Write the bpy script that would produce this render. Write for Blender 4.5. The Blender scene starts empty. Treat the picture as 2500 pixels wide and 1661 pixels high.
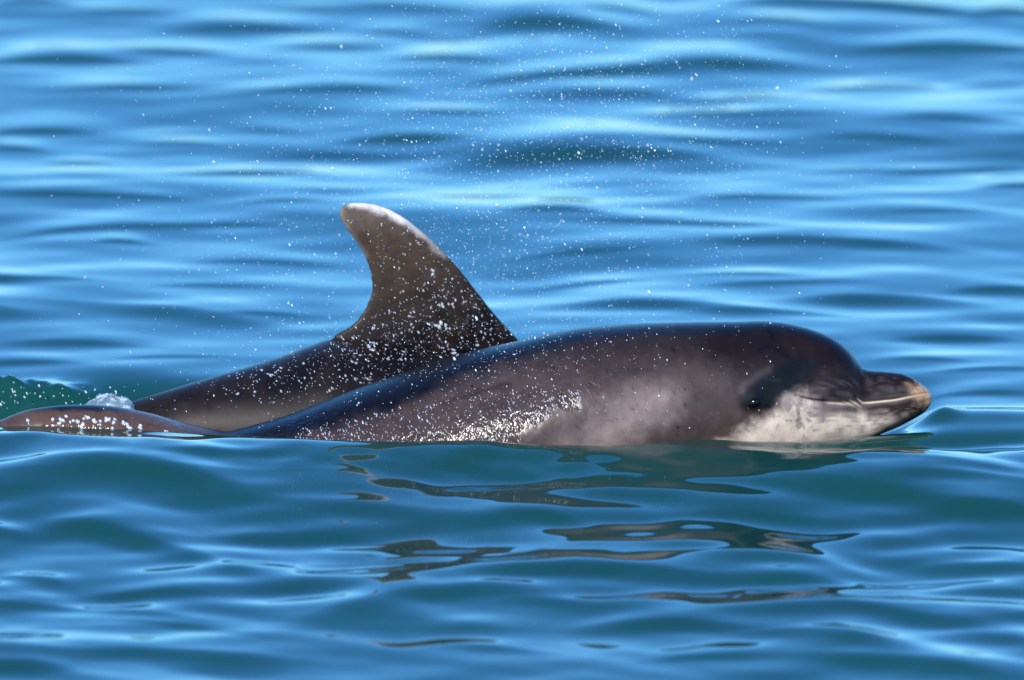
import bpy, math, random
import numpy as np
from mathutils import Vector
from mathutils.bvhtree import BVHTree

random.seed(7)
rng = np.random.default_rng(11)
S = bpy.context.scene
COL = S.collection

# ------------------------------------------------------------------ camera
DEP = math.radians(12.0)          # the lens looks down on the water by this much
DIST = 36.0                       # metres to the dolphins
PXM = 1250.0                      # photograph pixels per metre at that distance
TZ = 0.158
SD, CD = math.sin(DEP), math.cos(DEP)
CAM = np.array([0.0, -DIST * CD, TZ + DIST * SD])

cam_data = bpy.data.cameras.new("camera")
cam = bpy.data.objects.new("camera", cam_data)
COL.objects.link(cam)
cam.location = CAM
cam.rotation_euler = (math.radians(90) - DEP, 0, 0)
cam_data.sensor_width = 36.0
cam_data.lens = 36.0 * DIST / 2.0
cam_data.clip_start = 0.1
cam_data.clip_end = 20000
cam_data.dof.use_dof = True
cam_data.dof.focus_distance = DIST - 0.12
cam_data.dof.aperture_fstop = 2.9
S.camera = cam

# ------------------------------------------------------------------ sky, sun, exposure
SUN_EL = math.radians(31)
SUN_AZ = math.radians(14)         # left of straight behind the camera
world = bpy.data.worlds.new("World")
S.world = world
world.use_nodes = True
wn = world.node_tree.nodes
wl = world.node_tree.links
wn.clear()
sky = wn.new("ShaderNodeTexSky")
sky.sky_type = 'NISHITA'
sky.sun_disc = False
sky.sun_elevation = SUN_EL
sky.sun_rotation = math.radians(180) + SUN_AZ
sky.air_density = 1.45
sky.dust_density = 0.0
sky.ozone_density = 10.0
sky.altitude = 0
bg = wn.new("ShaderNodeBackground")
bg.inputs["Strength"].default_value = 0.15
wo = wn.new("ShaderNodeOutputWorld")
tint = wn.new("ShaderNodeMix")           # the clear deep blue of that day, evenly over the whole sky
tint.data_type = 'RGBA'
tint.blend_type = 'MULTIPLY'
tint.inputs["Factor"].default_value = 1.0
tint.inputs["B"].default_value = (0.58, 0.95, 1.24, 1)
wl.new(sky.outputs[0], tint.inputs["A"])
wl.new(tint.outputs["Result"], bg.inputs[0])
wl.new(bg.outputs[0], wo.inputs[0])

sun_data = bpy.data.lights.new("sun", 'SUN')
sun_data.energy = 4.0
sun_data.angle = math.radians(0.5)
sun_data.color = (1.0, 0.93, 0.84)
sun = bpy.data.objects.new("sun", sun_data)
COL.objects.link(sun)
to_sun = Vector((-math.sin(SUN_AZ) * math.cos(SUN_EL), -math.cos(SUN_AZ) * math.cos(SUN_EL), math.sin(SUN_EL)))
sun.rotation_euler = to_sun.to_track_quat('Z', 'Y').to_euler()
sun.location = to_sun * 30

S.view_settings.view_transform = 'Standard'
S.view_settings.look = 'None'
S.view_settings.exposure = 0.76
S.view_settings.gamma = 1.0
S.view_settings.use_curve_mapping = False
S.cycles.use_denoising = True
S.cycles.max_bounces = 8
S.cycles.sample_clamp_indirect = 10.0


# ------------------------------------------------------------------ measuring helpers
def ray(u, v):
    """direction of the line of sight through photograph pixel (u, v) of 2500 x 1661"""
    a = (np.asarray(u, float) - 1250.0) / (PXM * DIST)
    b = (830.5 - np.asarray(v, float)) / (PXM * DIST)
    return a, CD + b * SD, -SD + b * CD


def at_y(u, v, y):
    dx, dy, dz = ray(u, v)
    t = (y - CAM[1]) / dy
    return CAM[0] + t * dx, CAM[2] + t * dz


def at_z(u, v, z):
    dx, dy, dz = ray(u, v)
    t = (z - CAM[2]) / dz
    return CAM[0] + t * dx, CAM[1] + t * dy, t


def to_px(p):
    d = p - CAM
    f = d[:, 1] * CD - d[:, 2] * SD
    up = d[:, 1] * SD + d[:, 2] * CD
    k = PXM * DIST / f
    return 1250.0 + d[:, 0] * k, 830.5 - up * k


def pchip(xs, ys, x):
    xs = np.asarray(xs, float); ys = np.asarray(ys, float); x = np.asarray(x, float)
    h = np.diff(xs); d = np.diff(ys) / h
    m = np.zeros_like(ys)
    w1 = 2 * h[1:] + h[:-1]; w2 = h[1:] + 2 * h[:-1]
    same = d[:-1] * d[1:] > 0
    dd = np.where(same, (w1 + w2) / (w1 / np.where(d[:-1] == 0, 1, d[:-1]) + w2 / np.where(d[1:] == 0, 1, d[1:])), 0)
    m[1:-1] = dd
    m[0] = d[0]; m[-1] = d[-1]
    i = np.clip(np.searchsorted(xs, x) - 1, 0, len(xs) - 2)
    t = np.clip((x - xs[i]) / h[i], 0, 1)
    return (ys[i] * (1 + 2 * t) * (1 - t) ** 2 + h[i] * m[i] * t * (1 - t) ** 2
            + ys[i + 1] * t * t * (3 - 2 * t) + h[i] * m[i + 1] * t * t * (t - 1))


def sstep(a, b, x):
    t = np.clip((x - a) / (b - a), 0, 1)
    return t * t * (3 - 2 * t)


def seg_dist(u, v, pts, closed=False):
    pts = np.asarray(pts, float)
    n = len(pts)
    best = np.full(np.shape(u), 1e9)
    for i in range(n if closed else n - 1):
        a, b = pts[i], pts[(i + 1) % n]
        ab = b - a
        t = np.clip(((u - a[0]) * ab[0] + (v - a[1]) * ab[1]) / (ab @ ab + 1e-9), 0, 1)
        best = np.minimum(best, np.hypot(u - a[0] - t * ab[0], v - a[1] - t * ab[1]))
    return best


def inside(u, v, pts):
    pts = np.asarray(pts, float)
    c = np.zeros(np.shape(u), bool)
    n = len(pts)
    for i in range(n):
        a, b = pts[i], pts[(i + 1) % n]
        hit = ((a[1] > v) != (b[1] > v))
        xx = a[0] + (v - a[1]) * (b[0] - a[0]) / (b[1] - a[1] + 1e-12)
        c ^= hit & (u < xx)
    return c


def patch(u, v, pts, soft):
    """1 inside the outline, 0 outside, blurred over `soft` pixels"""
    d = seg_dist(u, v, pts, True)
    d = np.where(inside(u, v, pts), d, -d)
    return sstep(-soft, soft, d)


class Noise2:
    """smooth value noise, several octaves"""
    def __init__(self, seed):
        self.g = np.random.default_rng(seed).random((64, 64))

    def __call__(self, x, y):
        x = np.asarray(x, float); y = np.asarray(y, float)
        i = np.floor(x).astype(int); j = np.floor(y).astype(int)
        fx = x - i; fy = y - j
        fx = fx * fx * (3 - 2 * fx); fy = fy * fy * (3 - 2 * fy)
        g = self.g
        a = g[i % 64, j % 64]; b = g[(i + 1) % 64, j % 64]
        c = g[i % 64, (j + 1) % 64]; d = g[(i + 1) % 64, (j + 1) % 64]
        return a + (b - a) * fx + (c - a) * fy + (a - b - c + d) * fx * fy


N1, N2, N3 = Noise2(1), Noise2(2), Noise2(3)


def fbm(n, x, y):
    return 0.5 * n(x, y) + 0.3 * n(2.1 * x + 7, 2.1 * y + 3) + 0.2 * n(4.3 * x + 1, 4.3 * y + 9)


# ------------------------------------------------------------------ mesh helpers
def mesh_obj(name, verts, faces, mat, parent=None, smooth=True):
    me = bpy.data.meshes.new(name)
    verts = np.asarray(verts, np.float32)
    me.from_pydata(verts.tolist() if len(verts) < 200 else [], [], faces if len(verts) < 200 else [])
    if len(verts) >= 200:
        faces = np.asarray(faces, np.int32)
        k = faces.shape[1]
        me.vertices.add(len(verts))
        me.vertices.foreach_set("co", verts.ravel())
        me.loops.add(faces.size)
        me.loops.foreach_set("vertex_index", faces.ravel())
        me.polygons.add(len(faces))
        me.polygons.foreach_set("loop_start", np.arange(0, faces.size, k, dtype=np.int32))
        me.polygons.foreach_set("loop_total", np.full(len(faces), k, np.int32))
        me.update(calc_edges=True)
    if smooth:
        me.polygons.foreach_set("use_smooth", np.ones(len(me.polygons), bool))
    me.materials.append(mat)
    ob = bpy.data.objects.new(name, me)
    COL.objects.link(ob)
    if parent:
        ob.parent = parent
    return ob


def set_attr(ob, name, arr, kind):
    at = ob.data.attributes.new(name, kind, 'POINT')
    if kind == 'FLOAT_COLOR':
        full = np.ones((len(arr), 4), np.float32)
        full[:, :3] = arr
        at.data.foreach_set("color", full.ravel())
    else:
        at.data.foreach_set("value", np.asarray(arr, np.float32))


def empty(name, loc, label, cat, group=None):
    o = bpy.data.objects.new(name, None)
    COL.objects.link(o)
    o.location = loc
    o["label"] = label
    o["category"] = cat
    if group:
        o["group"] = group
    return o


# ------------------------------------------------------------------ materials
def new_mat(name):
    m = bpy.data.materials.new(name)
    m.use_nodes = True
    n, l = m.node_tree.nodes, m.node_tree.links
    return m, n, l, n["Principled BSDF"]


def water_material():
    m, n, l, p = new_mat("sea_water")
    p.inputs["Base Color"].default_value = (0.011, 0.088, 0.098, 1)
    p.inputs["Roughness"].default_value = 0.03
    p.inputs["IOR"].default_value = 1.333
    tc = n.new("ShaderNodeTexCoord")
    mp = n.new("ShaderNodeMapping")
    mp.inputs["Scale"].default_value = (1.2, 2.2, 1.0)
    l.new(tc.outputs["Object"], mp.inputs[0])
    no = n.new("ShaderNodeTexNoise")
    no.inputs["Scale"].default_value = 1.0
    no.inputs["Detail"].default_value = 2.0
    l.new(mp.outputs[0], no.inputs[0])
    cr = n.new("ShaderNodeValToRGB")
    cr.color_ramp.elements[0].position = 0.3
    cr.color_ramp.elements[0].color = (0.0045, 0.038, 0.034, 1)
    cr.color_ramp.elements[1].position = 0.7
    cr.color_ramp.elements[1].color = (0.0045, 0.044, 0.034, 1)
    l.new(no.outputs[0], cr.inputs[0])
    l.new(cr.outputs[0], p.inputs["Base Color"])
    return m


def skin_material():
    m, n, l, p = new_mat("wet_dolphin_skin")
    at = n.new("ShaderNodeAttribute"); at.attribute_name = "pigment"
    wet = n.new("ShaderNodeAttribute"); wet.attribute_name = "beaded"
    tc = n.new("ShaderNodeTexCoord")
    # fine mottling and faint rake marks of the skin
    mo = n.new("ShaderNodeTexNoise")
    mo.inputs["Scale"].default_value = 34
    mo.inputs["Detail"].default_value = 6
    mo.inputs["Roughness"].default_value = 0.62
    l.new(tc.outputs["Object"], mo.inputs[0])
    r1 = n.new("ShaderNodeMapRange")
    r1.inputs["From Min"].default_value = 0.3; r1.inputs["From Max"].default_value = 0.7
    r1.inputs["To Min"].default_value = 0.72; r1.inputs["To Max"].default_value = 1.22
    l.new(mo.outputs[0], r1.inputs[0])
    mp = n.new("ShaderNodeMapping")
    mp.inputs["Rotation"].default_value = (0, math.radians(-62), 0)
    mp.inputs["Scale"].default_value = (9, 40, 75)
    l.new(tc.outputs["Object"], mp.inputs[0])
    sc = n.new("ShaderNodeTexNoise")
    sc.inputs["Scale"].default_value = 1.0
    sc.inputs["Detail"].default_value = 3
    l.new(mp.outputs[0], sc.inputs[0])
    r2 = n.new("ShaderNodeMapRange")
    r2.inputs["From Min"].default_value = 0.24; r2.inputs["From Max"].default_value = 0.38
    r2.inputs["To Min"].default_value = 0.75; r2.inputs["To Max"].default_value = 1.0
    l.new(sc.outputs[0], r2.inputs[0])
    mu = n.new("ShaderNodeMath"); mu.operation = 'MULTIPLY'
    l.new(r1.outputs[0], mu.inputs[0]); l.new(r2.outputs[0], mu.inputs[1])
    vm = n.new("ShaderNodeVectorMath"); vm.operation = 'SCALE'
    l.new(at.outputs["Color"], vm.inputs[0]); l.new(mu.outputs[0], vm.inputs["Scale"])
    l.new(vm.outputs[0], p.inputs["Base Color"])
    # roughness: damp skin, glassier where water runs off in beads
    rr = n.new("ShaderNodeMapRange")
    rr.inputs["From Min"].default_value = -1.0
    rr.inputs["To Min"].default_value = 0.52; rr.inputs["To Max"].default_value = 0.17
    l.new(wet.outputs["Fac"], rr.inputs[0])
    l.new(rr.outputs[0], p.inputs["Roughness"])
    p.inputs["IOR"].default_value = 1.35
    p.inputs["Specular IOR Level"].default_value = 0.27
    # bead relief
    mp2 = n.new("ShaderNodeMapping")
    mp2.inputs["Rotation"].default_value = (0, math.radians(25), 0)
    mp2.inputs["Scale"].default_value = (1.0, 1.0, 0.45)
    l.new(tc.outputs["Object"], mp2.inputs[0])
    m1 = n.new("ShaderNodeTexNoise")
    m1.inputs["Scale"].default_value = 140
    m1.inputs["Detail"].default_value = 1.5
    l.new(mp2.outputs[0], m1.inputs["Vector"])
    m2 = n.new("ShaderNodeMath"); m2.operation = 'MULTIPLY'
    mxw = n.new("ShaderNodeMath"); mxw.operation = 'MAXIMUM'; mxw.inputs[1].default_value = 0.0
    l.new(wet.outputs["Fac"], mxw.inputs[0])
    l.new(m1.outputs[0], m2.inputs[0]); l.new(mxw.outputs[0], m2.inputs[1])
    b1 = n.new("ShaderNodeBump")
    b1.inputs["Strength"].default_value = 0.9
    b1.inputs["Distance"].default_value = 0.0026
    l.new(m2.outputs[0], b1.inputs["Height"])
    b2 = n.new("ShaderNodeBump")
    b2.inputs["Strength"].default_value = 0.25
    b2.inputs["Distance"].default_value = 0.002
    l.new(mo.outputs[0], b2.inputs["Height"])
    l.new(b1.outputs[0], b2.inputs["Normal"])
    l.new(b2.outputs[0], p.inputs["Normal"])
    return m


def plain(name, col, rough, ior=1.45, trans=0.0):
    m, n, l, p = new_mat(name)
    no = n.new("ShaderNodeTexNoise")
    no.inputs["Scale"].default_value = 60
    mx = n.new("ShaderNodeMix"); mx.data_type = 'RGBA'
    mx.inputs["A"].default_value = (*[c * 0.8 for c in col], 1)
    mx.inputs["B"].default_value = (*[min(1, c * 1.15) for c in col], 1)
    l.new(no.outputs[0], mx.inputs["Factor"])
    l.new(mx.outputs["Result"], p.inputs["Base Color"])
    p.inputs["Roughness"].default_value = rough
    p.inputs["IOR"].default_value = ior
    p.inputs["Transmission Weight"].default_value = trans
    return m


M_WATER = water_material()
M_SKIN = skin_material()
M_EYE = plain("dark_eye", (0.003, 0.0025, 0.0025), 0.16, 1.3)
M_DROP = plain("airy_water_drop", (0.80, 0.86, 0.9), 0.10, 1.333, 0.5)
def film_material():
    m, n, l, p = new_mat("clear_splash_water")
    n.remove(p)
    out = [q for q in n if q.type == 'OUTPUT_MATERIAL'][0]
    tr = n.new("ShaderNodeBsdfTransparent"); tr.inputs[0].default_value = (0.95, 0.98, 1.0, 1)
    gl = n.new("ShaderNodeBsdfGlossy"); gl.inputs["Roughness"].default_value = 0.06
    fr = n.new("ShaderNodeFresnel"); fr.inputs[0].default_value = 1.35
    mx = n.new("ShaderNodeMixShader")
    l.new(fr.outputs[0], mx.inputs[0]); l.new(tr.outputs[0], mx.inputs[1]); l.new(gl.outputs[0], mx.inputs[2])
    di = n.new("ShaderNodeBsdfDiffuse"); di.inputs[0].default_value = (0.62, 0.82, 0.95, 1)
    no = n.new("ShaderNodeTexNoise"); no.inputs["Scale"].default_value = 90
    tc = n.new("ShaderNodeTexCoord"); l.new(tc.outputs["Object"], no.inputs[0])
    mr = n.new("ShaderNodeMapRange")
    mr.inputs["From Min"].default_value = 0.5; mr.inputs["From Max"].default_value = 0.75
    mr.inputs["To Min"].default_value = 0.14; mr.inputs["To Max"].default_value = 0.7
    l.new(no.outputs[0], mr.inputs[0])
    m2 = n.new("ShaderNodeMixShader")
    l.new(mr.outputs[0], m2.inputs[0]); l.new(mx.outputs[0], m2.inputs[1]); l.new(di.outputs[0], m2.inputs[2])
    l.new(m2.outputs[0], out.inputs[0])
    return m


M_BEAD = plain("clear_water_bead", (0.86, 0.92, 0.95), 0.06, 1.333, 0.62)
M_SPLASH = film_material()


# ------------------------------------------------------------------ the sea
# (u, v, width, thickness, steepness, tilt): wave faces that lean towards the lens
WAVES = [
    (318, 1158, 500, 78, 1.0, .10), (874, 1246, 720, 52, .8, .03), (715, 1310, 380, 42, .7, .05), (318, 1325, 480, 62, .9, .19),
    (370, 1458, 340, 24, .6, .02), (1060, 1474, 560, 64, .85, -.12), (370, 1611, 680, 50, .95, .04), (40, 1640, 260, 50, .9, .05),
    (53, 1415, 180, 25, .7, .08), (265, 1500, 360, 18, .45, .08), (420, 1540, 330, 18, .45, .10), (60, 1078, 260, 28, .8, .05),
    (609, 1080, 260, 20, .6, 0), (530, 1118, 330, 22, .6, .05), (1140, 1112, 160, 24, .5, .05), (1330, 1106, 260, 40, .7, .05),
    (1690, 1098, 330, 40, .9, .05), (2256, 1142, 460, 26, .7, .03), (2362, 1180, 360, 30, .8, .06), (1515, 1209, 620, 48, .8, .01),
    (1830, 1184, 360, 28, .65, .05), (2150, 1212, 520, 48, .9, .14), (2440, 1252, 280, 36, .8, .08), (1833, 1260, 420, 22, .55, .03),
    (1303, 1272, 230, 36, .7, .02), (1578, 1341, 300, 34, .75, 0), (1860, 1378, 400, 44, .85, .04), (2415, 1392, 420, 48, .95, 0),
    (1460, 1412, 520, 44, .8, .03), (1886, 1425, 540, 40, .65, .03), (1409, 1485, 480, 44, .85, 0), (2415, 1458, 380, 42, .75, 0),
    (2045, 1516, 580, 52, .85, .10), (1647, 1537, 380, 34, .7, 0), (1992, 1572, 340, 56, .95, .08), (2440, 1575, 300, 44, .8, .1),
    (2150, 1625, 540, 52, .9, .08), (1727, 1606, 250, 22, .6, 0), (1150, 1590, 320, 20, .4, .03), (900, 1380, 300, 16, .35, .02),
    (583, 69, 370, 28, .9, -.03), (424, 130, 270, 26, 1., 0), (132, 150, 350, 34, .9, -.03), (344, 222, 450, 18, 1., -.03),
    (821, 114, 320, 22, .9, -.02), (953, 79, 200, 18, .8, .02), (768, 228, 400, 20, .9, -.01), (80, 323, 350, 32, .9, -.03),
    (42, 365, 150, 14, .8, 0), (434, 350, 200, 13, .9, .02), (196, 397, 170, 11, .8, 0), (450, 323, 200, 10, .6, -.05),
    (660, 318, 160, 14, .5, 0), (609, 424, 350, 16, .9, .02), (212, 482, 420, 18, .8, -.01), (212, 561, 330, 22, .7, -.04),
    (690, 498, 220, 13, .7, 0), (530, 551, 350, 20, .7, 0), (297, 591, 120, 13, .8, 0), (980, 339, 270, 16, .8, 0),
    (848, 371, 320, 16, .5, 0), (80, 10, 200, 28, .8, 0), (1330, 66, 320, 56, 1., .03), (1515, 29, 170, 22, .7, .1),
    (1965, 16, 370, 32, .9, -.03), (2230, 30, 320, 36, .9, .05), (2468, 37, 160, 32, .95, 0), (1886, 64, 200, 18, .7, 0),
    (2310, 119, 440, 26, .95, 0), (1727, 164, 430, 44, 1., -.03), (1382, 190, 430, 30, .9, -.08), (1462, 233, 430, 34, .6, .02),
    (1886, 98, 220, 15, .5, 0), (2124, 217, 300, 17, .7, -.03), (1753, 286, 520, 15, .75, 0), (1780, 249, 300, 13, .6, 0),
    (1435, 381, 580, 50, 1., -.02), (1753, 350, 300, 18, .7, -.06), (2097, 413, 240, 10, .6, 0), (2336, 408, 300, 17, .7, -.06),
    (2480, 456, 160, 22, .9, 0), (1860, 485, 320, 17, .75, .03), (2150, 339, 270, 13, .6, 0), (1356, 524, 220, 26, .8, 0),
    (1674, 551, 520, 21, .75, .02), (2018, 599, 520, 36, .9, .05), (1806, 673, 270, 10, .5, 0), (1594, 752, 440, 42, .85, 0),
    (1912, 694, 320, 20, .65, -.03), (2150, 736, 430, 44, .9, .04), (2442, 710, 230, 26, .8, .02), (1886, 765, 320, 20, .6, 0),
    (318, 763, 580, 52, .75, .10), (80, 690, 300, 22, .7, .03), (190, 838, 280, 18, .55, 0), (60, 880, 220, 16, .6, 0),
    (520, 700, 240, 16, .5, .02), (2330, 826, 280, 22, .75, 0), (2420, 905, 260, 16, .6, -.02), (2260, 880, 180, 12, .5, 0),
    (2400, 960, 240, 16, .6, .03), (420, 872, 260, 14, .5, 0), (640, 640, 280, 16, .5, .02), (640, 770, 200, 16, .5, -.05),
    (1150, 480, 300, 14, .6, .02), (1420, 620, 300, 16, .5, 0), (1440, 690, 260, 14, .5, -.04), (2300, 520, 260, 14, .6, 0),
    (2330, 300, 320, 16, .6, .02), (1000, 20, 300, 20, .7, 0), (700, 20, 260, 16, .6, 0), (300, 30, 240, 16, .6, .02),
    (1100, 150, 260, 18, .7, .03), (1080, 280, 260, 14, .6, 0), (2440, 200, 180, 16, .6, 0),
]
_r = np.random.default_rng(21)
WAVES = [(u, v, w, t, s, tilt + float(_r.normal(0, 0.03))) for (u, v, w, t, s, tilt) in WAVES]
for _i in range(110):                                     # the same sea goes on either side of the picture
    _v = float(_r.uniform(0, 1640))
    _u = float(_r.uniform(80, 1150))
    WAVES.append((-_u if _i % 2 else 2500 + _u, _v, float(_r.uniform(200, 520)), float(_r.uniform(14, 34)) * (1 + _v / 1600), float(_r.uniform(.5, 1)), float(_r.normal(0, .05))))
CREST = [(-300, 1046), (0, 1041), (75, 1038), (150, 1041), (208, 1049), (300, 1055), (450, 1059), (560, 1060), (700, 1063),
         (870, 1071), (1000, 1073), (1150, 1069), (1280, 1078), (1400, 1083), (1515, 1082), (1621, 1076), (1727, 1078),
         (1833, 1087), (1965, 1092), (2150, 1097), (2300, 1097), (2500, 1093), (2900, 1093)]


def swell(y):
    return -(0.028 * sstep(0.22, 1.0, -y) + 0.045 * np.clip(-y - 0.45, 0, 1.1)) * (1 - sstep(4, 9, -y))


def on_swell(u, v):
    z = 0.0
    for i in range(12):
        x, y, d = at_z(u, v, z)
        z = 0.5 * z + 0.5 * float(swell(y))
    return at_z(u, v, z)


def sea_height(x, y, dx, dy):
    h = swell(y)
    # long gentle ripples everywhere, dropped where the sheet is too coarse to carry them
    r = np.random.default_rng(5)
    sp = np.maximum(dx, dy)
    for k in range(60):
        lam = 0.12 * (14 ** r.random())
        ang = r.normal(0, 0.75)
        kx, ky = math.sin(ang) * 2 * math.pi / lam, math.cos(ang) * 2 * math.pi / lam
        steep = 0.0062
        a = steep * lam / (2 * math.pi) * 1.6
        w = 1 - sstep(lam / 6, lam / 3.5, sp)
        h += w * a * (0.65 + (0.5 * (1 - sstep(-0.7, -0.25, y)) + 0.9 * np.exp(-((y + 1.15) / 0.4) ** 2)) * (1 - sstep(0.3, 0.6, lam))) * np.sin(kx * x + ky * y + r.random() * 6.283)
    for k in range(14):                                  # swell for the far sheet
        lam = 2.0 * (12 ** r.random())
        ang = r.normal(0, 0.5)
        kx, ky = math.sin(ang) * 2 * math.pi / lam, math.cos(ang) * 2 * math.pi / lam
        w = (1 - sstep(lam / 6, lam / 3.5, sp)) * sstep(6.5, 12, np.hypot(x, y - 1))
        h += w * 0.03 * lam / (2 * math.pi) * np.sin(kx * x + ky * y + r.random() * 6.283)
    near = (np.abs(x) < 3) & (y > -4) & (y < 8)
    xn, yn = x[near], y[near]
    hn = np.zeros_like(xn)
    for (u, v, w, t, s, tilt) in WAVES:
        x0, y0, d = on_swell(u, v)
        mpx = d / (PXM * DIST)
        dep = math.atan2(CAM[2], y0 - CAM[1])
        st = (0.22 if v > 1030 else 0.195) * s
        ty = t * mpx / (math.sin(dep) + st)
        sf = ty * 0.66
        yc = y0 + 0.5 * ty
        wx = max(w * mpx * 0.5, sf * 0.9)
        A = st * sf / 0.858
        q = xn - x0
        yy = yn - yc + q * tilt / (math.sin(dep) + 0.06) + 0.10 * ty * (q / wx) ** 2 * 3
        sig = np.where(yy < 0, sf, sf * (3.2 if v > 1030 else 3.0))
        hn += A * (np.exp(-(yy / sig) ** 2)) * np.exp(-np.abs(q / wx) ** 2.6)
    tot = h[near] + hn
    un, vn = to_px(np.stack([xn, yn, np.zeros_like(xn)], 1))
    uu = 1250 + xn * PXM                                  # along the dolphins' plane
    cu = [c[0] for c in CREST]
    yc = pchip([-300, 0, 300, 560, 800, 1400, 1700, 1950, 2200, 2900], [-.10, -.11, -.13, -.19, -.27, -.28, -.24, -.22, -.20, -.2], uu)
    vc = pchip(cu, [c[1] for c in CREST], uu)
    zc = at_y(uu, vc, yc)[1]
    zc = zc + 0.003 * (fbm(N3, xn * 9 + 30, 0 * xn + 3) - 0.5)
    e = yn - yc
    along = sstep(-2.2, -1.3, xn) * (1 - sstep(0.85, 1.25, xn))
    k = np.exp(-(e / np.where(e < 0, 0.09, 0.06)) ** 2) * along
    tot = tot * (1 - k) + zc * k
    tot -= 0.011 * np.exp(-((e + 0.21) / 0.10) ** 2) * along * (1 + 0.5 * np.sin(xn * 5.3 + 1.0) + 0.3 * np.sin(xn * 11 + 2))
    # hollow the bodies pull open behind that crest
    hol = np.exp(-((e - 0.27) / 0.16) ** 2) * sstep(-1.7, -1.05, xn) * np.clip((0.85 - xn) / 0.29, 0, 1)
    tot = tot - 0.085 * hol
    # small ripples the skin sends out along the waterline
    rc = np.random.default_rng(9)
    cap = np.zeros_like(xn)
    for i in range(14):
        lam = rc.uniform(0.06, 0.13); an = rc.normal(0, 0.7)
        cap += np.sin((math.sin(an) * xn + math.cos(an) * yn) * 2 * math.pi / lam + rc.random() * 6.28) * lam
    env = np.exp(-((e + 0.10) / 0.13) ** 2) * along * (0.3 + 1.2 * fbm(N1, xn * 4 + 9, yn * 4 + 9)) + 0.25 * (1 - sstep(-0.6, -0.2, yn))
    tot += 0.0024 * cap * env
    # low mound pushed up ahead of the beak
    bx, bz = at_y(2330, 1030, 0.02)
    tot += 0.012 * np.exp(-((xn - bx - 0.07) / 0.16) ** 2 - ((yn - 0.02) / 0.075) ** 2)
    tot += 0.014 * np.exp(-((xn - bx + 0.03) / 0.035) ** 2 - ((yn - 0.03) / 0.05) ** 2)
    # torn little wave behind the tail
    tx = at_y(60, 960, 0.3)[0]
    rough = 0.2 + 1.1 * fbm(N1, xn * 13 + 40, yn * 9 + 40) + 0.5 * fbm(N2, xn * 38 + 40, yn * 30 + 40)
    tot += 0.050 * rough * np.exp(-np.abs((xn - tx + 0.06) / 0.17) ** 3 - ((yn - 0.30) / 0.07) ** 2)
    h[near] = tot
    return h


def axis(lo, hi, step, far, grow):
    a = list(np.arange(lo, hi + step * 0.5, step))
    s = step
    up, dn = [a[-1]], [a[0]]
    while up[-1] < far:
        s *= grow; up.append(up[-1] + s)
    s = step
    while dn[-1] > -far:
        s *= grow; dn.append(dn[-1] - s)
    return np.array(dn[:0:-1] + a + up[1:])


def build_sea():
    xs = axis(-2.2, 2.2, 0.0105, 6000, 1.16)
    ys = axis(-3.1, 5.6, 0.0085, 6000, 1.16)
    gx, gy = np.meshgrid(xs, ys)
    ddx = np.gradient(xs)[None, :] + 0 * gx
    ddy = np.gradient(ys)[:, None] + 0 * gx
    z = sea_height(gx.ravel(), gy.ravel(), ddx.ravel(), ddy.ravel())
    v = np.stack([gx.ravel(), gy.ravel(), z], 1)
    nx, ny = len(xs), len(ys)
    i = np.arange(nx - 1)[None, :] + nx * np.arange(ny - 1)[:, None]
    f = np.stack([i, i + 1, i + 1 + nx, i + nx], -1).reshape(-1, 4)
    o = mesh_obj("sea_water", v, f, M_WATER)
    o["kind"] = "structure"
    o["label"] = "calm blue green sea surface with long smooth ripples"
    return o


sea = build_sea()


# ------------------------------------------------------------------ dolphins
def loft(us, top, bot, wid, ydepth, nseg=128, squash=None):
    """rings across the body; outlines given as photograph pixels on the animal's own plane"""
    xs, zt = at_y(us, top, ydepth)
    _, zb = at_y(us, bot, ydepth)
    th = np.linspace(0, 2 * math.pi, nseg, endpoint=False)
    c, s = np.cos(th), np.sin(th)
    zc = (zt + zb) / 2
    H = (zt - zb) / 2
    V = np.zeros((len(us), nseg, 3))
    pw = np.ones(len(us)) if squash is None else squash
    V[:, :, 0] = xs[:, None]
    V[:, :, 1] = np.asarray(ydepth)[:, None] - wid[:, None] * np.sign(c)[None] * np.abs(c)[None] ** pw[:, None]
    V[:, :, 2] = zc[:, None] + H[:, None] * np.sign(s)[None] * np.abs(s)[None] ** pw[:, None]
    n = len(us)
    a = np.arange(n - 1)[:, None] * nseg
    j = np.arange(nseg)[None]
    jn = (j + 1) % nseg
    F = np.stack([a + j, a + nseg + j, a + nseg + jn, a + jn], -1).reshape(-1, 4)
    return V, F


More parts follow.
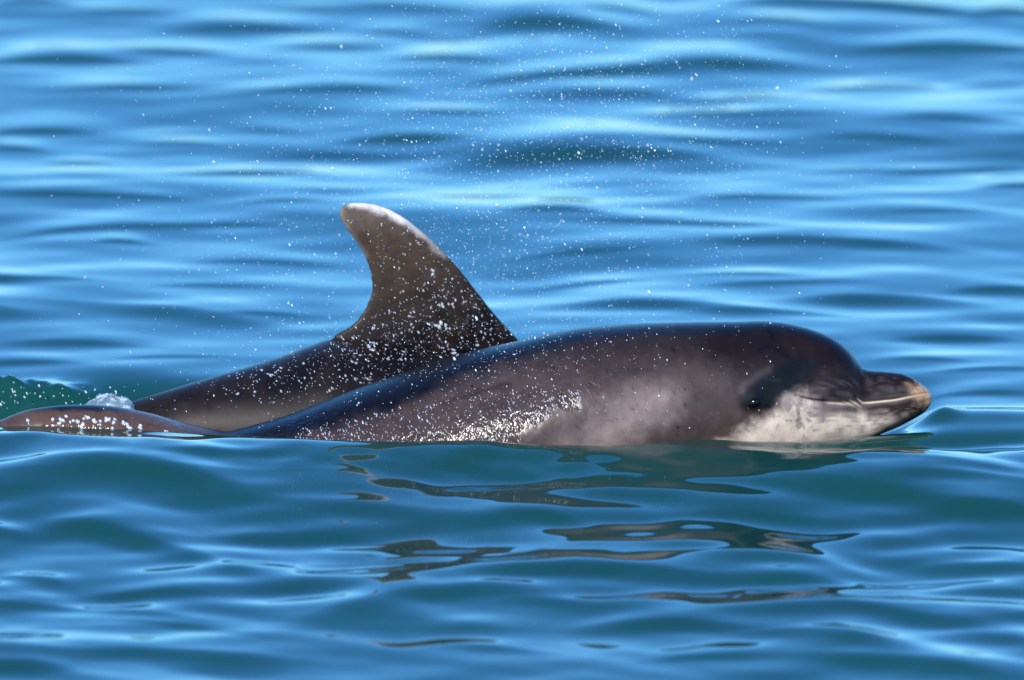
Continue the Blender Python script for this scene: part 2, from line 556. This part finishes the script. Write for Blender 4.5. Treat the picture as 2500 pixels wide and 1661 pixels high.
def front_body():
    TIP = 2274.5
    prof_top = [(2274.5, 974), (2273, 965), (2270, 958), (2255, 944), (2228, 924), (2199, 913), (2154, 908.5), (2115, 905.5), (2104, 902),
                (2100, 896), (2095, 886), (2080, 865), (2059, 845), (2030, 826), (1991, 810), (1947, 798), (1902, 790), (1858, 787.5),
                (1813, 789), (1700, 791), (1590, 794), (1505, 799), (1420, 807), (1336, 822), (1263, 839), (1145, 866), (1081, 884),
                (1018, 907), (912, 941), (869, 956), (785, 988), (700, 1020), (652, 1034), (593, 1050), (549, 1059), (519, 1053), (475, 1043),
                (415, 1027), (371, 1014), (311, 1001), (267, 994), (208, 990.5), (163, 991), (119, 995), (74, 1001), (30, 1015), (0, 1028),
                (-120, 1062), (-250, 1092), (-400, 1130), (-560, 1165), (-700, 1190)]
    prof_bot = [(2274.5, 974), (2273, 983), (2270, 990), (2261, 1002), (2228, 1024), (2184, 1046), (2154, 1058), (2100, 1078), (2000, 1108),
                (1850, 1150), (1700, 1200), (1500, 1280), (1200, 1370), (900, 1370), (700, 1330), (549, 1270), (400, 1180), (267, 1120),
                (119, 1095), (0, 1098), (-120, 1112), (-250, 1127), (-400, 1150), (-560, 1176), (-700, 1194)]
    prof_w = [(2274.5, 0), (2273, .010), (2268, .020), (2255, .030), (2228, .038), (2199, .043), (2154, .048), (2107, .056), (2080, .068),
              (2030, .086), (1950, .106), (1850, .128), (1700, .152), (1500, .182), (1200, .202), (900, .185), (700, .15), (549, .12),
              (400, .088), (267, .064), (119, .048), (0, .04), (-120, .038), (-250, .045), (-350, .1), (-480, .19), (-600, .22), (-700, .2)]
    q = np.concatenate([np.linspace(0, 1, 40) ** 1.6 * 17, np.linspace(17, math.sqrt(TIP + 700), 760)[1:]])
    us = TIP - q ** 2
    # even out spacing towards the tail
    us = np.concatenate([us[us > 1700], np.arange(1700, -700, -3.0)])
    qq = np.sqrt(np.maximum(TIP - us, 0))

    def P(pr):
        a = np.array(pr)
        return pchip(np.sqrt(np.maximum(TIP - a[:, 0], 0)), a[:, 1], qq)
    top, bot, wid = P(prof_top), P(prof_bot), P(prof_w)
    yd = pchip([-700, 0, 600, 1500, 2300], [-.10, -.045, 0.0, 0.0, -.01], us)
    sq = np.full(len(us), 0.96)
    V, F = loft(us, top, bot, wid, yd, 320, sq)
    n, m = V.shape[:2]
    vv = V.reshape(-1, 3)
    uu, vp = 1250 + vv[:, 0] * PXM, None
    # own-plane pixel of every vertex, for relief and markings
    yd_all = np.repeat(yd, m)
    u = np.repeat(us, m)
    zz = vv[:, 2]
    d = np.stack([vv[:, 0], yd_all - np.abs(vv[:, 1] - yd_all), zz], 1)
    u, v = to_px(d)
    # relief: mouth slit, eye socket, crease between melon and beak, cheek
    side = (vv[:, 1] - yd_all)
    sgn = np.sign(side)
    mouth = [(2272, 958), (2243, 966), (2184, 978), (2125, 984), (2065, 987), (2021, 985), (1975, 978), (1945, 968)]
    dm = seg_dist(u, v, mouth)
    vv[:, 1] -= sgn * (0.005 * np.exp(-(dm / 3.6) ** 2) - 0.0015 * np.exp(-((dm - 10) / 6) ** 2)) * (np.abs(side) > 0.004)
    ed = np.hypot((u - 1842) / 1.25, v - 981)
    vv[:, 1] += sgn * (0.003 * np.exp(-(ed / 20) ** 2))
    crease = [(2104, 905), (2075, 918), (2030, 922), (1985, 938), (1950, 955)]
    dc = seg_dist(u, v, crease)
    vv[:, 1] -= sgn * 0.003 * np.exp(-(dc / 10) ** 2)
    groove = [(1960, 900), (1925, 925), (1895, 950), (1870, 965)]
    dg = seg_dist(u, v, groove)
    vv[:, 1] -= sgn * 0.0015 * np.exp(-(dg / 22) ** 2)
    lump = fbm(N2, u / 60, v / 60) - 0.5
    vv[:, 1] += sgn * 0.0016 * lump
    caps = [[i for i in range(m)][::-1], [(n - 1) * m + i for i in range(m)]]
    return vv, F, u, v, caps


def front_pigment(u, v):
    nz = fbm(N1, u / 38 + 5, v / 38 + 5)
    nf = fbm(N3, u / 13 + 9, v / 13 + 9)
    wob = (nz - 0.5) * 44
    uw, vw = u + wob, v + (fbm(N2, u / 30 + 3, v / 30) - 0.5) * 34
    C = np.zeros((len(u), 3))
    flank = np.array([0.042, 0.029, 0.026]); cape = np.array([0.0016, 0.0016, 0.003]); head = np.array([0.0065, 0.0034, 0.003])
    pale = np.array([0.22, 0.17, 0.15]); white = np.array([0.49, 0.405, 0.325]); black = np.array([0.003, 0.003, 0.0035])
    tan = np.array([0.40, 0.25, 0.14]); beak = np.array([0.008, 0.0048, 0.0045]); grey = np.array([0.12, 0.10, 0.095])
    C[:] = flank

    def mixin(col, k):
        nonlocal C
        C = C * (1 - k[:, None]) + col[None] * k[:, None]
    # brown-black crown
    k = patch(uw, vw, [(1560, 700), (1640, 850), (1760, 900), (1820, 960), (1920, 960), (2010, 930), (2140, 930), (2140, 700)], 46)
    mixin(head, k * 0.96)
    k = patch(uw, vw, [(1300, 700), (1330, 880), (1500, 900), (1700, 870), (1750, 700)], 60)
    mixin(flank * 0.42, k * 0.85)
    mixin(head * 1.9, 0.6 * patch(uw, vw, [(1905, 800), (1925, 850), (1975, 868), (2030, 850), (1990, 815), (1940, 800)], 14))
    # dark cape along the back
    k = patch(uw, v + wob * 0.4, [(520, 1000), (520, 1075), (640, 1085), (760, 1060), (900, 1022), (1000, 985), (1100, 938), (1200, 900), (1320, 862),
                           (1480, 822), (1640, 808), (1900, 800), (1990, 822), (2060, 862), (2090, 905), (2150, 880), (2000, 700), (520, 700)], 24)
    mixin(cape, k * 0.95)
    mixin(flank * 0.5, 0.8 * np.exp(-(seg_dist(u, v, [(1080, 985), (1180, 955), (1240, 938)]) / 7) ** 2))
    # soft sun highlight painted pale on the flank, over some pale pigment
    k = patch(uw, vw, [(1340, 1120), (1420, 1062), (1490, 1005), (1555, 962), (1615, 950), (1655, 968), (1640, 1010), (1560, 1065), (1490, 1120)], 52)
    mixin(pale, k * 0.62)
    # tail stock
    mixin(np.array([0.066, 0.040, 0.030]), 1 - sstep(430, 560, u))
    mixin(cape * 2, (1 - sstep(430, 560, u)) * (1 - sstep(994, 1008, v + wob * .3 - np.abs(u - 210) * 0.02)) * sstep(40, 140, u))
    # white throat and cheek
    k = patch(uw, vw, [(1730, 1140), (1765, 1088), (1822, 1050), (1880, 1015), (1915, 985), (1955, 968), (1990, 988), (2060, 1005), (2130, 1012),
                       (2185, 1015), (2225, 1005), (2190, 1060), (2150, 1110)], 24)
    mixin(white, k)
    mixin(grey * 1.5, (0.25 + 0.5 * sstep(.4, .6, nf)) * patch(uw, vw, [(1880, 1000), (1910, 960), (1960, 945), (2010, 985), (2080, 1005), (1990, 1020), (1930, 1025)], 16))
    mixin(grey, 0.65 * patch(uw, vw, [(1960, 960), (2040, 930), (2110, 925), (2090, 965), (2010, 985)], 18) * sstep(.42, .6, nf))
    # dark smudges under the lip and on the jaw, then painted underside shade
    k = patch(uw, vw, [(1985, 985), (2060, 992), (2140, 988), (2250, 970), (2262, 1010), (2215, 1022), (2120, 1018), (2040, 1012)], 20)
    mixin(beak * 1.6, k * (0.5 + 0.5 * sstep(.38, .58, nf)) * sstep(1960, 2200, u + 60))
    mixin(grey * 0.8, 0.6 * sstep(.52, .66, nf) * patch(u, v, [(1880, 1000), (2200, 1000), (2200, 1090), (1880, 1060)], 30))
    mixin(black * 2, patch(u + wob * .3, v + wob * .2, [(2110, 1090), (2150, 1050), (2190, 1026), (2228, 1002), (2258, 986), (2300, 985), (2290, 1100)], 10) * 0.9)  # shade below the beak tip, painted in as black
    # upper beak
    k = patch(uw, v + wob * 0.3, [(2020, 925), (2070, 905), (2110, 890), (2300, 890), (2262, 955), (2184, 972), (2065, 979), (2000, 972)], 13)
    mixin(beak, k * 0.95)
    k2 = patch(u, v, [(1990, 970), (1990, 925), (2090, 905), (2250, 920), (2250, 960), (2184, 970)], 8)
    mixin(grey * 0.7, 0.28 * k2 * sstep(.5, .66, nf))
    # dark eye band
    k = patch(u + wob * .4, v + wob * .25, [(1806, 992), (1810, 966), (1834, 938), (1872, 910), (1915, 884), (1960, 878), (1990, 890), (1975, 922), (1930, 952), (1900, 975), (1880, 998), (1844, 1010), (1820, 1007)], 13)
    mixin(black, k * 0.97)
    mixin(np.array([.24, .20, .185]), 0.09 * np.exp(-(seg_dist(u, v, [(1808, 955), (1822, 935), (1850, 918), (1876, 903)]) / 10) ** 2))
    mixin(np.array([.06, .05, .048]), 0.1 * np.exp(-(seg_dist(u, v, [(1872, 926), (1890, 930), (1905, 927)]) / 4) ** 2))
    # pale lip line and worn tan tip
    mixin(np.array([.45, .38, .30]), 0.9 * np.exp(-(seg_dist(u, v - 1.5, [(2250, 961), (2184, 976), (2125, 982), (2065, 985), (2015, 982)]) / 3.2) ** 2))
    mixin(black, 0.85 * np.exp(-(seg_dist(u, v, [(2025, 979), (1990, 976), (1955, 970)]) / 3.2) ** 2))
    k = patch(u + wob * .5, v + (nf - .5) * 40, [(2222, 940), (2242, 932), (2300, 940), (2300, 994), (2264, 1000), (2252, 975), (2232, 966)], 15)
    mixin(tan, k * (0.55 + 0.45 * sstep(.35, .6, nf)))
    # nicks and specks
    r = np.random.default_rng(3)
    for i in range(40):
        cu, cv = r.uniform(1250, 2000), r.uniform(800, 1080)
        a = r.uniform(0.6, 1.6); L = r.uniform(3, 15)
        dd = seg_dist(u, v, [(cu, cv), (cu + L * math.cos(a), cv + L * math.sin(a))])
        k = 0.5 * np.exp(-(dd / r.uniform(1.3, 2.2)) ** 2)
        C *= (1 - k)[:, None]
    mixin(black * .25, 0.9 * np.exp(-(seg_dist(u, v, [(1873, 803), (1880, 812), (1886, 824)]) / 4) ** 2))
    mixin(black * .25, 0.7 * np.exp(-(seg_dist(u, v, [(1855, 858), (1875, 846), (1905, 860), (1930, 876)]) / 7) ** 2))
    return np.clip(C, 0.003, 0.9)


def build_front():
    root = empty("dolphin", (0, 0, 0), "front dolphin with pale throat, dark eye band and beak lifted out of the water", "dolphin",
                 "dolphins swimming side by side")
    V, F, u, v, caps = front_body()
    V = V.copy()
    ob = mesh_obj("body", V, F, M_SKIN, root)
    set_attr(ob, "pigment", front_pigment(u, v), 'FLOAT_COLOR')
    wob = (fbm(N1, u / 40, v / 40) - 0.5) * 60
    wet = patch(u + wob, v + wob, [(600, 1100), (700, 1045), (860, 1005), (1000, 980), (1150, 962), (1300, 940), (1420, 950), (1405, 990), (1330, 1012), (1290, 1045), (1265, 1100)], 16)
    wet = np.maximum(wet, patch(u + wob * .4, v, [(110, 1018), (200, 1012), (320, 1014), (430, 1030), (500, 1070), (110, 1070)], 10))
    wet = np.maximum(wet, 0.5 * patch(u + wob, v, [(1290, 935), (1400, 905), (1500, 915), (1440, 960)], 20) * sstep(.5, .6, fbm(N3, u / 25, v / 25)))
    set_attr(ob, "beaded", wet, 'FLOAT')
    # eyes, one each side
    bv = BVHTree.FromPolygons([tuple(p) for p in V], [tuple(f) for f in F])
    eh = bv.ray_cast(Vector(CAM), Vector([float(q) for q in ray(1840, 985)]).normalized())[0]
    ex, ez = eh.x, eh.z
    for sg in (-1, 1):
        hit = bv.ray_cast(Vector((ex, sg * 1.0, ez)), Vector((0, -sg, 0)))
        yy = hit[0].y if hit[0] else sg * 0.12
        th = np.linspace(0, math.pi, 17); ph = np.linspace(0, 2 * math.pi, 28, endpoint=False)
        vs = [(0.014 * math.sin(t) * math.cos(p), 0.007 * math.cos(t), 0.0095 * math.sin(t) * math.sin(p)) for t in th for p in ph]
        fs = [(i * 28 + j, i * 28 + (j + 1) % 28, (i + 1) * 28 + (j + 1) % 28, (i + 1) * 28 + j) for i in range(16) for j in range(28)]
        e = mesh_obj("eye", np.array(vs), fs, M_EYE, root)
        e.location = (ex, yy - sg * 0.003, ez)
        e.rotation_euler = (0, math.radians(-18), 0)
    return ob, bv


FIN = [(815, 823), (855, 797), (878, 774), (898, 740), (908, 703), (905, 674), (898, 645), (884, 614), (861, 579), (838, 548), (829, 527),
       (829, 511), (841, 499.5), (861, 494.5), (901, 496.5), (944, 509), (987, 532), (1030, 565), (1073, 605), (1116, 651), (1159, 705),
       (1202, 760), (1245, 808), (1275, 838), (1320, 868)]


def back_depth(u):
    return pchip([-400, 300, 1300, 2500], [.12, .22, .43, .60], u)


def build_back():
    root = empty("dolphin", (0, 0, 0), "rear dolphin showing its tall curved dorsal fin and brown back sprinkled with droplets", "dolphin",
                 "dolphins swimming side by side")
    top = [(-420, 1085), (-200, 1066), (0, 1040), (200, 1012), (335, 978), (415, 954), (475, 936), (534, 919), (623, 894), (667, 880), (700, 869),
           (757, 848), (815, 830), (900, 826), (1000, 832), (1100, 842), (1200, 856), (1310, 873), (1500, 892), (1800, 945), (1950, 985), (2080, 1020),
           (2130, 1045), (2300, 1060), (2380, 1078)]
    bot = [(-420, 1100), (-200, 1096), (0, 1092), (200, 1094), (335, 1110), (475, 1160), (700, 1240), (900, 1300), (1200, 1350), (1500, 1330), (1800, 1260),
           (2000, 1190), (2130, 1140), (2300, 1100), (2380, 1082)]
    wid = [(-420, .2), (-300, .2), (-200, .1), (-100, .04), (0, .04), (200, .055), (335, .072), (475, .1), (700, .15), (900, .18), (1200, .19), (1500, .175),
           (1800, .14), (2000, .1), (2130, .055), (2300, .04), (2380, .008)]
    us = np.arange(-420, 2381, 4.0)
    g = lambda p: pchip([a[0] for a in p], [a[1] for a in p], us)
    V, F = loft(us, g(top), g(bot), g(wid), back_depth(us), 120)
    n, m = V.shape[:2]
    V = V.reshape(-1, 3)
    # the fin: sections from root to tip between trailing and leading edge, rooted deep in the back
    tr = np.array([(800, 905)] + FIN[:12], float)
    ld = np.array([(1345, 905)] + FIN[:11:-1], float)

    def along(p, n):
        sg = np.r_[0, np.cumsum(np.hypot(*np.diff(p, axis=0).T))]
        t = np.linspace(0, 1, n) * sg[-1]
        return np.stack([pchip(sg, p[:, 0], t), pchip(sg, p[:, 1], t)], 1)
    NS, K = 130, 44
    T, L = along(tr, NS), along(ld, NS)
    c = 0.5 - 0.5 * np.cos(np.linspace(0, math.pi, K))          # 0 at the leading edge
    pu = L[:, :1] + (T[:, :1] - L[:, :1]) * c[None]
    pv = L[:, 1:] + (T[:, 1:] - L[:, 1:]) * c[None]
    chord = np.hypot(*(T - L).T) / PXM
    prof = 2.2 * np.sqrt(c) * (1 - c) ** 0.85
    half = (0.052 * chord)[:, None] * prof[None] + 0.0028
    yb = back_depth(pu)
    fx, fz = at_y(pu, pv, yb)
    A = np.stack([fx, yb - half, fz], -1).reshape(-1, 3)
    B = np.stack([fx, yb + half, fz], -1).reshape(-1, 3)
    off = len(V)
    i = np.arange(NS - 1)[:, None] * K + np.arange(K - 1)[None]
    fa = np.stack([i, i + K, i + K + 1, i + 1], -1).reshape(-1, 4)
    fb = fa[:, ::-1] + len(A)
    rim = np.r_[np.arange(0, NS * K, K), (NS - 1) * K + np.arange(1, K), np.arange((NS - 1) * K - 1, 0, -K), np.arange(K - 2, -1, -1)]
    fc = np.stack([rim[:-1], rim[:-1] + len(A), rim[1:] + len(A), rim[1:]], -1)
    V2 = np.concatenate([V, A, B]); F2 = np.concatenate([F, fa + off, fb + off, fc + off])
    tmp = mesh_obj("body", V2, F2, M_SKIN, None)
    me = tmp.data
    import bmesh
    bm = bmesh.new(); bm.from_mesh(me)
    bmesh.ops.remove_doubles(bm, verts=bm.verts, dist=1e-5)
    bmesh.ops.holes_fill(bm, edges=[e for e in bm.edges if e.is_boundary], sides=0)
    bmesh.ops.recalc_face_normals(bm, faces=bm.faces)
    bm.to_mesh(me); bm.free()
    md = tmp.modifiers.new("weld", 'REMESH'); md.mode = 'VOXEL'; md.voxel_size = 0.0036
    sm = tmp.modifiers.new("soften", 'SMOOTH'); sm.iterations = 6; sm.factor = 0.5
    dg = bpy.context.evaluated_depsgraph_get()
    me2 = bpy.data.meshes.new_from_object(tmp.evaluated_get(dg))
    bpy.data.objects.remove(tmp); bpy.data.meshes.remove(me)
    me2.name = "body"
    ob = bpy.data.objects.new("body", me2)
    COL.objects.link(ob); ob.parent = root
    me2.materials.clear(); me2.materials.append(M_SKIN)
    me2.polygons.foreach_set("use_smooth", np.ones(len(me2.polygons), bool))
    co = np.zeros(len(me2.vertices) * 3); me2.vertices.foreach_get("co", co); co = co.reshape(-1, 3)
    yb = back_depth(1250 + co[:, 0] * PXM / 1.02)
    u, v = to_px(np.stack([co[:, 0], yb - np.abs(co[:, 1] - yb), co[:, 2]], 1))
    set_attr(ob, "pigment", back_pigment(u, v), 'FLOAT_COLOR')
    set_attr(ob, "beaded", -0.7 + 0.6 * sstep(740, 840, v) * (1 - sstep(930, 990, v)), 'FLOAT')
    fs = [tuple(p.vertices) for p in me2.polygons]
    return ob, BVHTree.FromPolygons([tuple(p) for p in co], fs)


def back_pigment(u, v):
    nz = fbm(N1, u / 45 + 2, v / 45 + 8)
    nf = fbm(N3, u / 16 + 4, v / 16 + 1)
    wob = (nz - .5) * 50
    C = np.zeros((len(u), 3))
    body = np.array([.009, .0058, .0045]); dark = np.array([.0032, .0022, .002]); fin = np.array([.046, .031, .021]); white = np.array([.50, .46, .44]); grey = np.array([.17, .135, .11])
    C[:] = body

    def mixin(col, k):
        nonlocal C
        C = C * (1 - k[:, None]) + col[None] * k[:, None]
    mixin(dark, sstep(.4, .62, nz) * 0.7)
    mixin(np.array([.042, .030, .025]), patch(u + wob, v + wob, [(420, 1000), (560, 985), (700, 1010), (760, 1060), (400, 1080)], 25) * 0.4)
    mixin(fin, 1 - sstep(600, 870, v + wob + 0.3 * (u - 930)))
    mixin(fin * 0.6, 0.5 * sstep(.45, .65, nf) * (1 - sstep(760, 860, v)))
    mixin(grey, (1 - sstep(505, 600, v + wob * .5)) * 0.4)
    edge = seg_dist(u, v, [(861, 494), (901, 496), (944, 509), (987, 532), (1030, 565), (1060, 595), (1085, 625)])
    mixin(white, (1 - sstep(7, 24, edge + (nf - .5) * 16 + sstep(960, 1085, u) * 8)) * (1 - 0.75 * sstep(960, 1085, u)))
    mixin(grey * 1.2, 0.5 * np.exp(-(seg_dist(u, v, [(829, 520), (841, 552), (866, 590), (890, 625)]) / 9) ** 2))
    return np.clip(C, .003, .9)


front, front_bvh = build_front()
back, back_bvh = build_back()

# ------------------------------------------------------------------ water thrown into the air and lying on skin
ICO_V, ICO_F = None, None


def blob_template():
    import bmesh
    bm = bmesh.new()
    bmesh.ops.create_icosphere(bm, subdivisions=1, radius=1.0)
    v = np.array([p.co[:] for p in bm.verts]); bm.verts.ensure_lookup_table()
    f = np.array([[q.index for q in p.verts] for p in bm.faces])
    bm.free()
    return v, f


BV, BF = blob_template()


def blobs(name, items, mat):
    """items: centre, three axes (already scaled)"""
    V, F = [], []
    for k, (c, ax) in enumerate(items):
        V.append(BV @ np.asarray(ax) + np.asarray(c))
        F.append(BF + k * len(BV))
    return mesh_obj(name, np.concatenate(V), np.concatenate(F), mat)


def build_spray():
    clouds = [(1450, 330, 260, 150, 620), (1250, 480, 330, 200, 650), (1000, 250, 420, 190, 380), (1350, 150, 330, 120, 420), (800, 600, 240, 170, 330),
              (1300, 720, 190, 100, 200), (1650, 500, 260, 200, 200), (1000, 880, 260, 70, 300), (620, 700, 260, 180, 90), (1150, 640, 120, 160, 260),
              (1500, 880, 330, 120, 50)]
    items = []
    for (cu, cv, su, sv, n) in clouds:
        for i in range(int(n * 2.2)):
            u, v = rng.normal(cu, su), rng.normal(cv, sv)
            if v > 1040 or u < 40 or u > 2450:
                continue
            y = rng.uniform(-0.05, 0.75)
            if v > 780:
                y = rng.uniform(-0.32, -0.2)
            x, z = at_y(u, v, y)
            if z < 0.03:
                continue
            r = 0.00046 * math.exp(rng.normal(0, 0.48))
            if rng.random() < 0.02:
                r *= 1.9
            a = rng.normal(0.42, 0.18)
            L = r * rng.uniform(1.2, 2.4)
            items.append(((x, y, z), np.array([[r * math.cos(a), 0, r * math.sin(a)], [0, r, 0], [L * math.sin(a), 0, -L * math.cos(a)]])))
    for i in range(60):                                   # flung up by the torn wave at the left
        u, v = rng.uniform(-10, 330), rng.normal(970, 16)
        y = rng.uniform(0.1, 0.3)
        x, z = at_y(u, v, y)
        r = 0.0011 * math.exp(rng.normal(0, .5))
        items.append(((x, y, z), np.array([[r, 0, 0], [0, r, 0], [r * .6, 0, -r * 1.5]])))
    o = blobs("water_spray", items, M_DROP)
    o["kind"] = "stuff"; o["label"] = "fine white spray of droplets drifting above the rear dolphin"; o["category"] = "spray"
    return o


def stick(bvh, u, v):
    dx, dy, dz = ray(u, v)
    d = Vector((float(dx), float(dy), float(dz))).normalized()
    h = bvh.ray_cast(Vector(CAM), d)
    return h[0], h[1]


def bead(p, nrm, r, stretch, flat, ang):
    n = np.array(nrm)
    down = np.array([math.sin(ang), 0, -math.cos(ang)])
    t = down - n * (down @ n); t /= np.linalg.norm(t) + 1e-9
    s = np.cross(n, t)
    return (np.array(p), np.array([s * r, t * r * stretch, n * r * flat]))


def build_beads():
    its = []
    # on the fin and back of the rear dolphin
    spots = [(1060, 640, 60, 60, 90), (1080, 760, 80, 50, 170), (1000, 820, 130, 40, 180), (900, 880, 120, 45, 190), (720, 910, 110, 50, 150), (560, 950, 100, 40, 60),
             (930, 650, 60, 70, 40), (950, 930, 100, 40, 90), (1180, 800, 50, 40, 70)]
    for (cu, cv, su, sv, n) in spots:
        for i in range(int(n * 0.8)):
            u, v = rng.normal(cu, su), rng.normal(cv, sv)
            h, nn = stick(back_bvh, u, v)
            if h is None:
                continue
            hf, _ = stick(front_bvh, u, v)
            if hf is not None and (hf - Vector(CAM)).length < (h - Vector(CAM)).length:
                continue
            r = 0.00075 * math.exp(rng.normal(0, 0.5))
            if rng.random() < .05:
                r *= 2.0
            its.append(bead(h, nn, min(r, 0.0021), rng.uniform(1.2, 2.4), 0.6, rng.normal(.4, .2)))
    # a few big clots of white water
    for (u, v, r, st) in [(1052, 670, .0065, 1.1), (1080, 790, .007, 1.9), (1096, 803, .005, 1.6), (906, 850, .006, 1.7), (910, 838, .005, 1.2), (1107, 858, .006, 1.8), (1085, 850, .004, 1.6),
                          (986, 855, .004, 1.8), (870, 865, .004, 1.5), (952, 870, .0045, 1.3), (1004, 797, .004, 2.2), (907, 797, .004, 1.3), (1084, 745, .005, 1.3), (1103, 748, .005, 1.4),
                          (660, 915, .004, 1.8), (625, 930, .003, 1.5), (672, 905, .003, 1.6), (620, 912, .003, 1.2), (578, 912, .003, 1.4), (905, 920, .004, 1.4)]:
        for k in range(4):
            h, nn = stick(back_bvh, u + rng.normal(0, 4), v + rng.normal(0, 5))
            if h is not None:
                its.append(bead(h, nn, r * rng.uniform(.28, .6), min(st, 1.6), .4, rng.normal(.4, .25)))
    o = blobs("water_droplets", its, M_BEAD)
    o["kind"] = "stuff"; o["label"] = "white water droplets clinging to the fin and back of the rear dolphin"; o["category"] = "droplets"
    # glittering run-off on the front dolphin
    its = []
    for i in range(700):
        u = rng.uniform(720, 1420)
        lo = np.interp(u, [720, 1000, 1300, 1420], [1050, 990, 945, 955])
        hi = np.interp(u, [720, 1260, 1300, 1420], [1085, 1085, 1045, 985])
        v = hi - (hi - lo) * rng.random() ** 1.3
        h, nn = stick(front_bvh, u, v)
        if h is None:
            continue
        its.append(bead(h, nn, 0.00068 * math.exp(rng.normal(0, .4)), rng.uniform(1.8, 4.2), .7, rng.normal(.45, .15)))
    for i in range(24):
        u = rng.uniform(620, 1320)
        tv = np.interp(u, [620, 700, 912, 1081, 1263, 1320], [1045, 1022, 945, 890, 845, 830])
        h, nn = stick(front_bvh, u, tv + abs(rng.normal(4, 16)))
        if h is not None:
            its.append(bead(h, nn, 0.0011 * math.exp(rng.normal(0, .4)), rng.uniform(1.2, 2), .6, rng.normal(.4, .2)))
    for i in range(14):
        h, nn = stick(front_bvh, rng.uniform(1200, 1900), rng.uniform(820, 1060))
        if h is not None:
            its.append(bead(h, nn, 0.0008 * math.exp(rng.normal(0, .4)), rng.uniform(1.2, 2.6), .6, rng.normal(.4, .2)))
    for (u, v) in [(68, 1032), (130, 1026), (148, 1029), (160, 1022), (173, 1028), (192, 1031), (205, 1020), (212, 1019), (200, 1036), (230, 1025), (233, 1029), (242, 1033), (258, 1022),
                   (266, 1027), (281, 1030), (300, 1033), (312, 1038), (320, 1042), (276, 1049), (342, 1046), (205, 1049), (405, 1056)]:
        for k in range(3):  # oversized pale beads stand in for sun glints on the tail stock
            h, nn = stick(front_bvh, u + rng.normal(0, 3), v + rng.normal(0, 3))
            if h is not None:
                its.append(bead(h, nn, rng.uniform(.0018, .0042), rng.uniform(1, 1.7), .6, .4))
    o = blobs("water_droplets", its, M_BEAD)
    o["kind"] = "stuff"; o["label"] = "glittering water beads running off the flank of the front dolphin, with bead-shaped sun glints on its tail stock"; o["category"] = "droplets"


def build_splash():
    """clear dome of water rising where the rear dolphin's back breaks the surface"""
    nu, nv = 60, 24
    vs, fs = [], []
    cx, cz = at_y(268, 1010, 0.14)
    for j in range(nv):
        t = j / (nv - 1)
        el = t * math.pi / 2
        for i in range(nu):
            a = 2 * math.pi * i / nu
            n = 0.86 + 0.34 * float(fbm(N2, 20 + 3 * math.cos(a) + 6 * t, 20 + 3 * math.sin(a)))
            rx, ry, rz = 0.070, 0.045, 0.050
            vs.append((cx + rx * n * math.cos(el) * math.cos(a) - 0.02 * (1 - t) * math.cos(a), 0.14 + ry * n * math.cos(el) * math.sin(a), cz - 0.015 + rz * n * math.sin(el)))
    for j in range(nv - 1):
        for i in range(nu):
            fs.append((j * nu + i, j * nu + (i + 1) % nu, (j + 1) * nu + (i + 1) % nu, (j + 1) * nu + i))
    o = mesh_obj("water_splash", np.array(vs), fs, M_SPLASH)
    o["label"] = "small clear dome of splashing water behind the tail of the front dolphin"; o["category"] = "splash"
    return o


build_spray()
build_beads()
build_splash()
